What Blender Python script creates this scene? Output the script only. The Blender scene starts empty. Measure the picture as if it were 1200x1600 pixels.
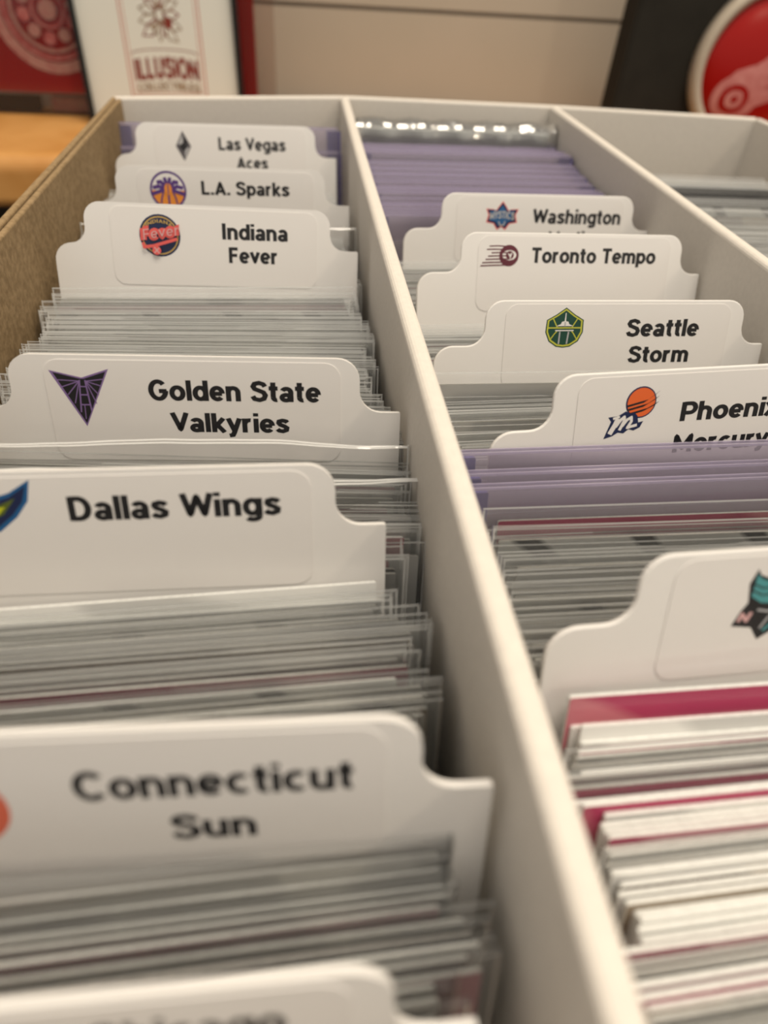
import bpy, bmesh, math, random
from mathutils import Matrix, Vector, Euler
random.seed(7)
SC = bpy.context.scene
COL = SC.collection
S = 0.001                                   # everything below is written in millimetres

# ------------------------------------------------------------------ camera
def cam_axes(p, y, r):
    cy, sy, cp, sp = math.cos(y), math.sin(y), math.cos(p), math.sin(p)
    f = Vector((sy*cp, cy*cp, -sp)); ri = Vector((cy, -sy, 0)); up = ri.cross(f)
    c, s = math.cos(r), math.sin(r)
    return c*ri + s*up, -s*ri + c*up, f
cd = bpy.data.cameras.new('camera'); cam = bpy.data.objects.new('camera', cd); COL.objects.link(cam)
ax, ay, af = cam_axes(0.7013, 0.1512, 0.0707)
m = Matrix((ax, ay, -af)).transposed().to_4x4(); m.translation = Vector((61.498, 58.559, 53.915))*S
cam.matrix_world = m
cd.sensor_fit = 'VERTICAL'; cd.sensor_height = 24; cd.lens = 24*1100.2/1600
cd.clip_start = 0.004; cd.clip_end = 20
cd.dof.use_dof = True; cd.dof.focus_distance = 0.132; cd.dof.aperture_fstop = 9.4
SC.camera = cam
# ------------------------------------------------------------------ world and lamps
w = bpy.data.worlds.new('room_light'); SC.world = w; w.use_nodes = True
w.node_tree.nodes['Background'].inputs[0].default_value = (1.0, 0.92, 0.82, 1)
w.node_tree.nodes['Background'].inputs[1].default_value = 0.57
def area(name, loc, target, size, power, col):
    l = bpy.data.lights.new(name, 'AREA'); l.shape = 'DISK'; l.size = size; l.energy = power; l.color = col
    o = bpy.data.objects.new(name, l); COL.objects.link(o); o.location = Vector(loc)
    o.rotation_euler = (Vector(target) - Vector(loc)).to_track_quat('-Z', 'Y').to_euler()
    return o
area('ceiling_lamp', (0.30, 0.05, 1.5), (0.1, 0.25, 0), 0.6, 16, (1.0, 0.89, 0.74))
area('room_lamp', (0.80, -0.96, 0.86), (0.13, 0.23, 0), 0.08, 1.8, (1.0, 0.84, 0.62))
area('far_lamp', (0.9, 0.2, 1.3), (0.1, 0.3, 0), 0.25, 3.0, (1.0, 0.86, 0.68))
SC.view_settings.view_transform = 'Standard'; SC.view_settings.look = 'None'
SC.view_settings.gamma = 1; SC.view_settings.use_curve_mapping = False
SC.view_settings.exposure = 0.26
SC.cycles.transparent_max_bounces = 96
SC.cycles.max_bounces = 14
SC.cycles.caustics_reflective = False; SC.cycles.caustics_refractive = False

# ------------------------------------------------------------------ materials
def mat(name, col, rough=0.6, spec=0.4, noise=None, bump=0, scale=400, metal=0, coat=0):
    mt = bpy.data.materials.new(name); mt.use_nodes = True; nt = mt.node_tree
    b = nt.nodes['Principled BSDF']
    b.inputs['Base Color'].default_value = (*col, 1); b.inputs['Roughness'].default_value = rough
    b.inputs['Specular IOR Level'].default_value = spec; b.inputs['Metallic'].default_value = metal
    b.inputs['Coat Weight'].default_value = coat
    if noise or bump:
        tc = nt.nodes.new('ShaderNodeTexCoord'); n = nt.nodes.new('ShaderNodeTexNoise')
        n.inputs['Scale'].default_value = scale; n.inputs['Detail'].default_value = 6
        nt.links.new(tc.outputs['Object'], n.inputs['Vector'])
        if noise:
            r = nt.nodes.new('ShaderNodeValToRGB'); r.color_ramp.elements[0].position = .35; r.color_ramp.elements[1].position = .65
            r.color_ramp.elements[0].color = (*col, 1); r.color_ramp.elements[1].color = (*noise, 1)
            nt.links.new(n.outputs['Fac'], r.inputs[0]); nt.links.new(r.outputs[0], b.inputs['Base Color'])
        if bump:
            bp = nt.nodes.new('ShaderNodeBump'); bp.inputs['Strength'].default_value = bump; bp.inputs['Distance'].default_value = 0.0003
            nt.links.new(n.outputs['Fac'], bp.inputs['Height']); nt.links.new(bp.outputs[0], b.inputs['Normal'])
    return mt
def film(name, tint, milk, milkcol=(.8, .8, .8), rough=0.12, gloss=1.0, ior=1.5):
    """thin clear plastic: see-through, a fresnel gloss, a little milky scatter"""
    mt = bpy.data.materials.new(name); mt.use_nodes = True; nt = mt.node_tree; nt.nodes.clear()
    o = nt.nodes.new('ShaderNodeOutputMaterial'); t = nt.nodes.new('ShaderNodeBsdfTransparent'); t.inputs[0].default_value = (*tint, 1)
    d = nt.nodes.new('ShaderNodeBsdfDiffuse'); d.inputs[0].default_value = (*milkcol, 1)
    g = nt.nodes.new('ShaderNodeBsdfGlossy'); g.inputs['Roughness'].default_value = rough; g.inputs[0].default_value = (gloss, gloss, gloss, 1)
    f = nt.nodes.new('ShaderNodeFresnel'); f.inputs[0].default_value = ior
    m1 = nt.nodes.new('ShaderNodeMixShader'); m1.inputs[0].default_value = milk
    m2 = nt.nodes.new('ShaderNodeMixShader')
    L = nt.links.new
    L(t.outputs[0], m1.inputs[1]); L(d.outputs[0], m1.inputs[2]); L(f.outputs[0], m2.inputs[0])
    L(m1.outputs[0], m2.inputs[1]); L(g.outputs[0], m2.inputs[2]); L(m2.outputs[0], o.inputs[0])
    return mt
def cardface(name, base, line, sc, dist, dens):
    """printed card face: light ground crossed by angular darker streaks"""
    mt = mat(name, base, .25, .5); nt = mt.node_tree; b = nt.nodes['Principled BSDF']
    tc = nt.nodes.new('ShaderNodeTexCoord'); oi = nt.nodes.new('ShaderNodeObjectInfo')
    ad = nt.nodes.new('ShaderNodeVectorMath'); ad.operation = 'ADD'
    wv = nt.nodes.new('ShaderNodeTexWave'); wv.bands_direction = 'DIAGONAL'; wv.inputs['Scale'].default_value = sc
    wv.inputs['Distortion'].default_value = dist; wv.inputs['Detail'].default_value = 2
    r = nt.nodes.new('ShaderNodeValToRGB'); r.color_ramp.elements[0].position = dens; r.color_ramp.elements[1].position = dens+.12
    r.color_ramp.elements[0].color = (*line, 1); r.color_ramp.elements[1].color = (*base, 1)
    L = nt.links.new
    L(tc.outputs['Object'], ad.inputs[0]); L(oi.outputs['Random'], ad.inputs[1]); L(ad.outputs[0], wv.inputs['Vector'])
    L(wv.outputs['Fac'], r.inputs[0]); L(r.outputs[0], b.inputs['Base Color'])
    return mt
M = dict(
 white=mat('white_cardboard', (.70, .66, .60), .6, .25, (.67, .63, .575), .25, 900),
 kraft=mat('brown_kraft_cardboard', (.24, .165, .085), .8, .2, (.34, .24, .13), .5, 700),
 plastic=mat('white_divider_plastic', (.76, .745, .725), .32, .4, None, .06, 500),
 sticker=mat('glossy_sticker_paper', (.75, .73, .71), .2, .45, None, .05, 260),
 ink=mat('black_ink', (.012, .012, .014), .4, .4),
 edge=mat('white_card_edge', (.80, .81, .78), .7, .2, (.62, .62, .60), 0, 2500),
 edgegrey=mat('grey_card_edge', (.42, .41, .39), .7, .2, (.6, .58, .55), 0, 2500),
 film=film('clear_sleeve_film', (.996, .998, .998), .045, (.92, .93, .92), rough=.2, gloss=1, ior=1.22),
 rim=film('sleeve_rim_streak', (.95, .96, .96), .45, (.92, .93, .92), rough=.2),  # whitish strip: the bright refraction streak of the film edge, put into colour
 bag=film('clear_bag_film', (.985, .985, .985), .04, (.85, .85, .83), rough=.1, gloss=.9, ior=1.35),
 bagrim=film('bag_rim_glint', (.9, .92, .92), .55, (.95, .95, .93), rough=.05),  # lip whitened: sparkle along the bag mouth is put into its colour
 tint=film('violet_tinted_rigid_plastic', (.965, .95, .985), .17, (.72, .66, .78), .16, .9, 1.4),
 tintrim=film('violet_plastic_edge', (.86, .83, .94), .40, (.62, .56, .72), .15),
 tintside=film('blue_violet_plastic_side', (.42, .40, .85), .45, (.16, .14, .50), .15),
 wrap=film('crinkled_clear_wrap', (.9, .92, .92), .15, (.8, .8, .8), .09, 1, 2.0),
 acrylic=film('clear_acrylic', (.93, .88, .86), .03, (.6, .45, .4), .06, .6),
 wood=mat('honey_oak_wood', (.52, .24, .06), .4, .4, (.62, .32, .10), .1, 30),
 dark=mat('dark_table_wood', (.028, .017, .010), .5, .3, (.05, .03, .018), 0, 40),
 beige=mat('beige_painted_panel', (.42, .375, .305), .5, .3, (.44, .39, .32), .05, 12),
 groove=mat('groove_backing_grey', (.30, .25, .20), .8, .2),  # darker backing that shows in the seams between wall panels
 floor=mat('brown_floorboards', (.16, .10, .06), .6, .3, (.22, .14, .08), 0, 12),
 black=mat('black_plastic', (.008, .008, .008), .4, .3),
 charcoal=mat('charcoal_board', (.019, .017, .014), .7, .1, (.023, .021, .017), 0, 60),
 red=mat('glossy_red', (.33, .004, .002), .28, .25),
 redpanel=mat('red_panel', (.62, .001, .006), .5, .15),
 pinkgrey=mat('faded_pink_grey_print', (.34, .18, .15), .5, .3, (.30, .11, .10), 0, 200),
 pinkdk=mat('dusky_red_print', (.30, .06, .06), .5, .3, (.38, .13, .12), 0, 250),
 rosy=mat('pale_rose_enamel', (.60, .24, .22), .3, .4, (.50, .15, .14), 0, 180),
 rimgrey=mat('off_white_rim', (.44, .38, .30), .4, .4),
 mount=mat('white_picture_mount', (.66, .68, .63), .5, .3),
 redline=mat('dusty_red_line', (.48, .17, .13), .6, .3),
 brick=mat('dark_red_letter', (.20, .03, .02), .6, .3),
 sepia=mat('sepia_ink', (.22, .15, .10), .6, .3, (.36, .28, .2), 0, 300),
 navy=mat('navy_ink', (.012, .02, .07), .35, .4),
 blue=mat('blue_ink', (.015, .10, .26), .35, .4), steel=mat('steel_blue_ink', (.10, .17, .27), .35, .4),
 lime=mat('lime_ink', (.48, .52, .02), .35, .4), olive=mat('olive_ink', (.09, .12, .02), .35, .4),
 purple=mat('purple_ink', (.09, .04, .20), .35, .4), lilac=mat('lilac_ink', (.22, .14, .33), .35, .4),
 orange=mat('orange_ink', (.75, .27, .04), .35, .4), flame=mat('orange_red_ink', (.72, .13, .03), .35, .4),
 gold=mat('gold_ink', (.50, .33, .09), .35, .4), coral=mat('coral_ink', (.72, .11, .10), .35, .4),
 silver=mat('silver_ink', (.42, .42, .43), .35, .4), grey=mat('grey_ink', (.10, .09, .10), .35, .4),
 paper=mat('white_ink', (.74, .72, .70), .35, .4), bordeaux=mat('bordeaux_ink', (.11, .015, .03), .35, .4),
 green=mat('dark_green_ink', (.012, .06, .04), .35, .4), yellow=mat('yellow_green_ink', (.50, .50, .06), .35, .4),
 teal=mat('teal_ink', (.07, .29, .31), .35, .4), pinkink=mat('pale_pink_ink', (.62, .38, .38), .35, .4),
 sun=mat('salmon_red_ink', (.66, .14, .08), .35, .4),
)
FACE = dict(
 g=cardface('grey_patterned_card_print', (.78, .78, .76), (.42, .42, .41), 9, 9, .05),
 l=cardface('pale_card_print', (.88, .88, .85), (.66, .66, .64), 14, 6, .08),
 p=cardface('magenta_card_print', (.42, .05, .12), (.55, .18, .22), 12, 8, .35),
 r=cardface('rose_card_print', (.58, .30, .34), (.40, .08, .14), 14, 5, .30),
 k=cardface('black_and_grey_card_print', (.05, .05, .055), (.30, .29, .28), 10, 8, .2),
 x=cardface('line_art_card_print', (.80, .81, .78), (.10, .10, .10), 34, 1.2, .05),
 t=cardface('tan_photo_card_print', (.40, .33, .25), (.12, .08, .06), 12, 9, .3),
)

# ------------------------------------------------------------------ helpers
def tag(o, label=None, cat=None, group=None, kind=None):
    if label: o['label'] = label
    if cat: o['category'] = cat
    if group: o['group'] = group
    if kind: o['kind'] = kind
    return o
def empty(name, loc=(0, 0, 0), lean=0, roll=0, yaw=0):
    o = bpy.data.objects.new(name, None); COL.objects.link(o); o.empty_display_size = .01
    o.location = Vector(loc)*S; o.rotation_mode = 'YXZ'; o.rotation_euler = (-lean, -roll, yaw)
    return o
class MB:
    def __init__(s): s.v = []; s.f = []; s.mi = []
    def face(s, pts, mi=0):
        n = len(s.v); s.v += [tuple(p) for p in pts]; s.f.append(tuple(range(n, n+len(pts)))); s.mi.append(mi)
    def box(s, x0, x1, y0, y1, z0, z1, mi=0):
        n = len(s.v); s.v += [(x, y, z) for z in (z0, z1) for y in (y0, y1) for x in (x0, x1)]
        for q in ((0, 2, 3, 1), (4, 5, 7, 6), (0, 1, 5, 4), (2, 6, 7, 3), (0, 4, 6, 2), (1, 3, 7, 5)):
            s.f.append(tuple(n+i for i in q)); s.mi.append(mi)
    def prism(s, pts, y0, y1, mi=0, side=None):
        """outline (x,z) extruded from y0 (front) to y1"""
        n = len(s.v); k = len(pts)
        s.v += [(p[0], y0, p[1]) for p in pts] + [(p[0], y1, p[1]) for p in pts]
        s.f.append(tuple(range(n, n+k))); s.mi.append(mi); s.f.append(tuple(range(n+2*k-1, n+k-1, -1))); s.mi.append(mi)
        for i in range(k):
            j = (i+1) % k; s.f.append((n+i, n+k+i, n+k+j, n+j)); s.mi.append(mi if side is None else side)
    def flat(s, pts, y, mi=0):
        s.face([(p[0], y, p[1]) for p in pts], mi)
    def mesh(s, name, mats):
        me = bpy.data.meshes.new(name); me.from_pydata([(a*S, b*S, c*S) for a, b, c in s.v], [], s.f)
        for mm in (mats if isinstance(mats, (list, tuple)) else [mats]): me.materials.append(mm)
        me.polygons.foreach_set('material_index', s.mi); me.update(); return me
    def build(s, name, mats, parent=None): return link(name, s.mesh(name, mats), parent)
def link(name, me, parent=None):
    o = bpy.data.objects.new(name, me); COL.objects.link(o)
    if parent: o.parent = parent
    return o
def fillet(pts, n=6):
    """pts: (x, z, r) -> outline with rounded corners"""
    out = []; k = len(pts)
    for i in range(k):
        p = Vector(pts[i][:2]); r = pts[i][2]
        if r <= 0: out.append(tuple(p)); continue
        a = (Vector(pts[i-1][:2])-p).normalized(); b = (Vector(pts[(i+1) % k][:2])-p).normalized()
        ang = a.angle(b); t = r/math.tan(ang/2); c = p+(a+b).normalized()*(r/math.sin(ang/2))
        s0 = p+a*t-c; s1 = p+b*t-c
        a0 = math.atan2(s0.y, s0.x); a1 = math.atan2(s1.y, s1.x); d = (a1-a0+math.pi) % (2*math.pi)-math.pi
        out += [(c.x+r*math.cos(a0+d*j/n), c.y+r*math.sin(a0+d*j/n)) for j in range(n+1)]
    return out
def rrect(x0, x1, z0, z1, r): return fillet([(x0, z0, r), (x1, z0, r), (x1, z1, r), (x0, z1, r)])
def ell(cx, cy, rx, ry, a0=0, a1=360, n=28):
    return [(cx+rx*math.cos(math.radians(a0+(a1-a0)*i/n)), cy+ry*math.sin(math.radians(a0+(a1-a0)*i/n))) for i in range(n+1)]
def disc(cx, cy, r, ry=None): return ell(cx, cy, r, ry or r)[:-1]
def ribbon(pts, wd):
    """constant-width band along a polyline -> quads; sharp corners are butt-jointed and filled with a wedge"""
    P = [Vector(p) for p in pts]; n = len(P); closed = (P[0]-P[-1]).length < 1e-6; out = []
    D = [(P[i+1]-P[i]).normalized() for i in range(n-1)]; N = [Vector((-d.y, d.x)) for d in D]
    def corner(i, j):                       # normal at the joint between segments i and j, None when sharp
        if D[i].dot(D[j]) < .5: return None
        q = (N[i]+N[j]).normalized(); return q/max(.5, q.dot(N[i]))
    for i in range(n-1):
        pa = i-1 if i > 0 else (n-2 if closed else None); pb = i+1 if i < n-2 else (0 if closed else None)
        qa = corner(pa, i) if pa is not None else None; qb = corner(i, pb) if pb is not None else None
        na = (qa if qa is not None else N[i])*(wd/2); nb = (qb if qb is not None else N[i])*(wd/2)
        out.append([P[i]-na, P[i+1]-nb, P[i+1]+nb, P[i]+na])
        if pb is not None and qb is None:
            sg = -1 if D[i].cross(D[pb]) > 0 else 1; k = i+1
            q = (N[i]+N[pb]); q = q.normalized() if q.length > 1e-3 else D[i]
            tip = P[k]+q*(sg*wd/2*min(1.25, 1/max(.3, abs(q.dot(N[i])))))
            tri = [P[k], P[k]+N[i]*(sg*wd/2), tip, P[k]+N[pb]*(sg*wd/2)]
            out.append(tri if sg < 0 else tri[::-1])
    return out

# ------------------------------------------------------------------ a bold grotesque, drawn with strokes
GL = {}
def G(ch, adv, *st): GL[ch] = (adv, st)
X = .65; B = .09; T = .91
bowl = lambda cx=.30, rx=.21: ell(cx, .37, rx, .28)
G('o', .60, bowl()); G('n', .585, [(.10, .74), (.10, 0)], ell(.285, .44, .185, .21, 180, 0, 12)+[(.47, 0)])
G('m', .87, [(.10, .74), (.10, 0)], ell(.265, .46, .165, .19, 180, 0, 12)+[(.43, 0)], ell(.595, .46, .165, .19, 180, 0, 12)+[(.76, 0)])
G('h', .585, [(.10, 1), (.10, 0)], ell(.285, .44, .185, .21, 180, 0, 12)+[(.47, 0)])
G('u', .585, [(.10, .74)]+ell(.285, .30, .185, .21, 180, 360, 12), [(.47, .74), (.47, 0)])
G('l', .20, [(.10, 1), (.10, 0)]); G('i', .20, [(.10, .74), (.10, 0)], [(.10, 1.02), (.10, .85)])
G('d', .60, bowl(.29, .20), [(.50, 1), (.50, 0)]); G('b', .60, bowl(.31, .20), [(.10, 1), (.10, 0)])
G('p', .60, bowl(.31, .20), [(.10, .74), (.10, -.24)])
G('g', .60, bowl(.29, .20), [(.50, .74), (.50, -.02)]+ell(.30, -.02, .20, .14, 0, -150, 10))
G('e', .58, [(.12, .36), (.48, .36)], ell(.29, .37, .20, .28, 0, 318, 24)); G('c', .55, ell(.30, .37, .20, .28, 48, 312, 22))
G('a', .56, ell(.27, .47, .17, .18, 155, 0, 12)+[(.44, 0)], ell(.25, .215, .155, .135))
G('s', .53, [(.46, .55), (.40, .62), (.27, .655), (.14, .61), (.12, .52), (.18, .43), (.34, .35), (.43, .27), (.41, .15), (.27, .085), (.13, .12), (.06, .20)])
G('r', .40, [(.10, .74), (.10, 0)], ell(.30, .42, .20, .23, 180, 78, 9))
G('t', .37, [(.17, .95), (.17, .22)]+ell(.29, .22, .12, .13, 180, 285, 8), [(0, .66), (.35, .66)])
G('k', .56, [(.10, 1), (.10, 0)], [(.12, .26), (.47, .74)], [(.22, .38), (.49, 0)])
G('v', .54, [(.06, .74), (.27, .12), (.48, .74)]); G('y', .54, [(.05, .74), (.28, .05)], [(.49, .74), (.26, .0), (.20, -.14), (.06, -.17)])
G('x', .54, [(.05, .74), (.48, 0)], [(.48, .74), (.05, 0)]); G('w', .80, [(.06, .74), (.22, .12), (.40, .63), (.58, .12), (.74, .74)])
G('S', .66, [(.57, .74), (.50, .86), (.34, .92), (.17, .87), (.11, .74), (.17, .62), (.34, .54), (.50, .46), (.57, .32), (.51, .15), (.34, .08), (.15, .13), (.08, .27)])
G('G', .76, ell(.38, .5, .28, .42, 42, 345, 26)+[(.66, .48)], [(.40, .46), (.70, .46)]); G('C', .72, ell(.38, .5, .28, .42, 42, 318, 26))
G('O', .78, ell(.39, .5, .29, .42)); G('V', .68, [(.08, 1), (.35, .13), (.62, 1)])
G('W', .98, [(.08, 1), (.28, .13), (.50, .86), (.72, .13), (.92, 1)]); G('D', .72, [(.12, 1), (.12, 0)], [(.12, T), (.30, T)]+ell(.32, .5, .28, .41, 90, -90, 16)+[(.12, B)])
G('L', .56, [(.12, 1), (.12, 0)], [(.12, B), (.54, B)]); G('A', .72, [(.08, 0), (.36, .87), (.64, 0)], [(.20, .27), (.52, .27)])
G('I', .26, [(.13, 1), (.13, 0)]); G('F', .58, [(.12, 1), (.12, 0)], [(.12, T), (.54, T)], [(.12, .50), (.50, .50)])
G('E', .60, [(.12, 1), (.12, 0)], [(.12, T), (.55, T)], [(.12, .50), (.50, .50)], [(.12, B), (.56, B)])
G('T', .62, [(.31, 1), (.31, 0)], [(.02, T), (.60, T)]); G('P', .66, [(.12, 1), (.12, 0)], [(.12, T), (.36, T)]+ell(.38, .67, .20, .24, 90, -90, 12)+[(.12, .43)])
G('B', .66, [(.12, 1), (.12, 0)], [(.12, T), (.34, T)]+ell(.36, .71, .18, .20, 90, -90, 10)+[(.12, .50)], [(.34, .52)]+ell(.37, .30, .20, .21, 90, -90, 10)+[(.12, B)])
G('R', .68, [(.12, 1), (.12, 0)], [(.12, T), (.36, T)]+ell(.38, .69, .20, .22, 90, -90, 12)+[(.12, .47)], [(.34, .47), (.60, 0)])
G('M', .86, [(.12, 0), (.12, .88), (.43, .22), (.74, .88), (.74, 0)]); G('N', .74, [(.12, 0), (.12, .88), (.62, .12), (.62, 1)])
G('U', .72, [(.12, 1), (.12, .34)]+ell(.36, .34, .24, .25, 180, 360, 14)+[(.60, 1)]); G('Y', .66, [(.04, 1), (.33, .48), (.62, 1)], [(.33, .5), (.33, 0)])
G('.', .24, [(.12, .19), (.12, 0)]); G(' ', .28)
def text(mb, s, x0, x1, z, cap, y, mi=0, wt=.205, arch=0):
    pos = []; cx = 0
    for ch in s: pos.append(cx); cx += GL[ch][0]+.045
    k = (x1-x0)/(cx-.045); lay = 0
    for ch, px in zip(s, pos):
        for st in GL[ch][1]:
            lay += 1
            for q in ribbon(st, wt):
                pts = []
                for p in q:
                    xx = x0+(px+p[0])*k; u = (xx-x0)/(x1-x0)*2-1
                    pts.append((xx, y-.0006*(lay % 4), z+p[1]*cap+arch*(1-u*u)))
                mb.face(pts, mi)

# ------------------------------------------------------------------ the setting
def struct(name, mb, mt): return tag(mb.build(name, mt), kind='structure')
b = MB(); b.box(-1500, 1800, -1500, 660, -900, -880); struct('floor', b, M['floor'])
b = MB(); b.box(-1500, 1800, 646, 664, -880, 1500); wall = struct('wall_back', b, M['groove'])
zs = [-880, -480, -232, 5.5, 248, 490, 735, 980, 1500]
for i in range(len(zs)-1):
    b = MB(); z0, z1 = zs[i]+1.3, zs[i+1]-1.3
    b.prism([(-1500, z0), (1800, z0), (1800, z1), (-1500, z1)], 643, 646); b.build('panel', M['beige'], wall)

# table
t = tag(empty('table', (120, 150, -880)), 'dark brown table under the card box and wooden riser', 'table')
def at(mb, dx, dy, dz):
    mb.v = [(x-dx, y-dy, z-dz) for x, y, z in mb.v]; return mb
b = MB(); b.box(-700, 900, -350, 632, -140, -116); at(b, 120, 150, -880).build('tabletop', M['dark'], t)
for x in (-660, 810):
    for y in (-320, 560):
        b = MB(); b.box(x, x+50, y, y+50, -880, -140); at(b, 120, 150, -880).build('leg', M['dark'], t)
# wooden riser
t = tag(empty('wooden_riser', (100, 560, -116), 0, 0, .07), 'honey coloured wooden riser shelf behind the card box', 'shelf')
prof = fillet([(503, -83, 6), (503, -55, 9), (625, -55, 2), (625, -83, 2)], 7)
b = MB(); n = len(prof)
for xx in (-520, 560): b.v += [(xx, p[0]-560, p[1]+116) for p in prof]
b.f += [tuple(range(n)), tuple(range(2*n-1, n-1, -1))]+[(i, n+i, n+(i+1) % n, (i+1) % n) for i in range(n)]; b.mi = [0]*len(b.f)
b.build('top_board', M['wood'], t)
for x in (-500, 515):
    b = MB(); b.box(x, x+25, -45, 60, 0, 33); b.build('leg', M['wood'], t)

# ------------------------------------------------------------------ the card box
H = 112.
bx = tag(empty('card_box', (124, 180, -H-4)), 'large open cardboard card box with three rows, white dividing walls and one brown side', 'box')
def wallseg(name, x0, x1, y0, y1, mt, z1=0., curve=None, n=1):
    b = MB(); r = min((x1-x0)/2*.8, 1.2)
    # profile across x with softly folded top, swept along y
    pr = [(x0, -H)]+[(x0+r-r*math.cos(a), z1-r+r*math.sin(a)) for a in [i*math.pi/8 for i in range(5)]]+[(x1-r+r*math.sin(a), z1-r+r*math.cos(a)) for a in [i*math.pi/8 for i in range(5)]]+[(x1, -H)]
    k = len(pr)
    for i in range(n+1):
        yy = y0+(y1-y0)*i/n; off = curve(i/n) if curve else 0
        b.v += [(p[0]+off, yy, p[1]) for p in pr]
    for i in range(n):
        for j in range(k):
            j2 = (j+1) % k; b.f.append((i*k+j, i*k+j2, (i+1)*k+j2, (i+1)*k+j))
    b.f += [tuple(range(k-1, -1, -1)), tuple(range(n*k, n*k+k))]; b.mi = [0]*len(b.f)
    return at(b, 124, 180, -H-4).build(name, mt, bx)
W1, W2, W3 = 82., 165.2, 247.
ol = wallseg('side_wall', -1.6, 0.0, -2, 352, M['kraft'])
tag(ol, 'brown kraft side wall with folded double edge')
wallseg('side_wall_flap', 0.2, 1.7, -2, 352, M['kraft'], -.5)
wallseg('dividing_wall', W1-1.65, W1+1.65, -2, 369.5, M['white'], 0, lambda s: -.6*math.sin(math.pi*s), 10)
wallseg('dividing_wall', W2-1.65, W2+1.65, -2, 366.5, M['white'], 0, lambda s: 1.6*math.sin(math.pi*s)*s, 10)
wallseg('side_wall', W3, W3+2.4, -2, 359, M['white'])
def endseg(xa, ya, xb, yb, mt, name):
    b = MB(); t_ = 2.6
    d = Vector((xb-xa, yb-ya)).normalized(); nrm = Vector((-d.y, d.x)); r = 1.0
    pr = [(0, -H)]+[(r-r*math.cos(a), -r+r*math.sin(a)) for a in [i*math.pi/8 for i in range(5)]]+[(t_-r+r*math.sin(a), -r+r*math.cos(a)) for a in [i*math.pi/8 for i in range(5)]]+[(t_, -H)]
    k = len(pr)
    for (x, y) in ((xa, ya), (xb, yb)): b.v += [(x+nrm.x*p[0], y+nrm.y*p[0], p[1]) for p in pr]
    b.f += [(j, k+j, k+(j+1) % k, (j+1) % k) for j in range(k)]+[tuple(range(k)), tuple(range(2*k-1, k-1, -1))]; b.mi = [0]*len(b.f)
    return at(b, 124, 180, -H-4).build(name, mt, bx)
endseg(-1, 351, 82, 369, M['white'], 'end_wall')
endseg(82, 369, 165.2, 367, M['white'], 'end_wall')
endseg(165.2, 367, 247.2, 359, M['white'], 'end_wall')
endseg(-1, -4.6, 249, -4.6, M['white'], 'end_wall')
b = MB(); b.box(-1.6, 249.4, -4.6, 366, -H-4, -H); at(b, 124, 180, -H-4).build('bottom', M['white'], bx)

# ------------------------------------------------------------------ dividers
TH = 9.1
DV = dict(  # tab-top centre x,y,z, yaw, lean, roll
 LV=(40.424, 315.657, 0.113, .028, .258, .001), LA=(41.836, 270.512, -1.214, .013, .201, -.002),
 IN=(41.646, 234.515, -.27, .027, .302, -.026), GS=(43.107, 164.045, -2.035, -.084, .226, .023),
 DW=(37.4, 133.423, -1.67, -.016, .248, .015), CS=(43.003, 93.611, .748, -.045, .182, .026),
 BT=(38.801, 75.282, -3.223, 0, .209, -.002),
 WA=(130.24, 259.67, -2.999, .069, .262, -.016), TT=(129.267, 226.366, -2.312, .045, .345, -.012),
 SS=(128.234, 192.171, -4.237, .017, .306, .001), PM=(131.081, 157.473, -.666, .068, .269, .012),
 NY=(128.659, 113.783, -.173, .045, .256, -.006))
BASE = {}
def divider(key, label, lines, emblem):
    x, y, z, yaw, lean, roll = DV[key]
    right = x > 82; sl, sr = (10.5, 5.7) if right else (7.3, 6.9)
    HL = (z+H)/math.cos(lean)-.3                       # length down to the box bottom
    rot = Euler((-lean, -roll, yaw), 'YXZ').to_matrix()
    base = Vector((x, y, z))+rot @ Vector((0, 0, -HL))
    base.z = max(base.z, -H+.2)
    BASE[key] = (base.x, base.y, lean, yaw)
    r = tag(empty('card_divider', base, lean, roll, yaw), label, 'divider', 'white tabbed card dividers')
    h = 28.5
    out = fillet([(-h-sl, -HL, 3), (h+sr, -HL, 3), (h+sr, -TH, .35), (h, -TH, 3.6), (h, 0, 3.8), (-h, 0, 3.8), (-h, -TH, 3.6), (-h-sl, -TH, 4)], 7)
    b = MB(); b.prism([(p[0], p[1]+HL) for p in out], 0, .75); pn = b.build('panel', M['plastic'], r)
    bv = pn.modifiers.new('soft_edge', 'BEVEL'); bv.width = .22*S; bv.segments = 2; bv.limit_method = 'ANGLE'; bv.angle_limit = math.radians(60)
    b = MB(); b.prism([(p[0], p[1]+HL) for p in rrect(-24.3 if right else -22.8, 25.3, -18.1, -.75, 2.6)], -.10, -.002); st = b.build('label_sticker', M['sticker'], r)
    b = MB()
    for s, x0, x1, zz, cap in lines: text(b, s, x0, x1, zz+HL, cap, -.115)
    b.build('lettering', M['ink'], st)
    if emblem:
        mats, shapes = emblem; b = MB()
        for i, (mi, pts) in enumerate(shapes):
            b.flat([(p[0], p[1]+HL) for p in pts], -.112-.0035*i, mi)
        b.build('emblem', [M[k] for k in mats], st)
    return r
def rib(mi, pts, wd): return [(mi, q) for q in ribbon(pts, wd)]
def shift(sh, dx, dy, k=1): return [(mi, [(p[0]*k+dx, p[1]*k+dy) for p in pts]) for mi, pts in sh]
def lset(s, x0, x1, z, cap, mi, wt=.2, arch=0, slope=0):
    b = MB(); text(b, s, x0, x1, z, cap, 0, 0, wt, arch); return [(mi, [(b.v[i][0], b.v[i][2]+slope*(b.v[i][0]-x0)) for i in f]) for f in b.f]

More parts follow.
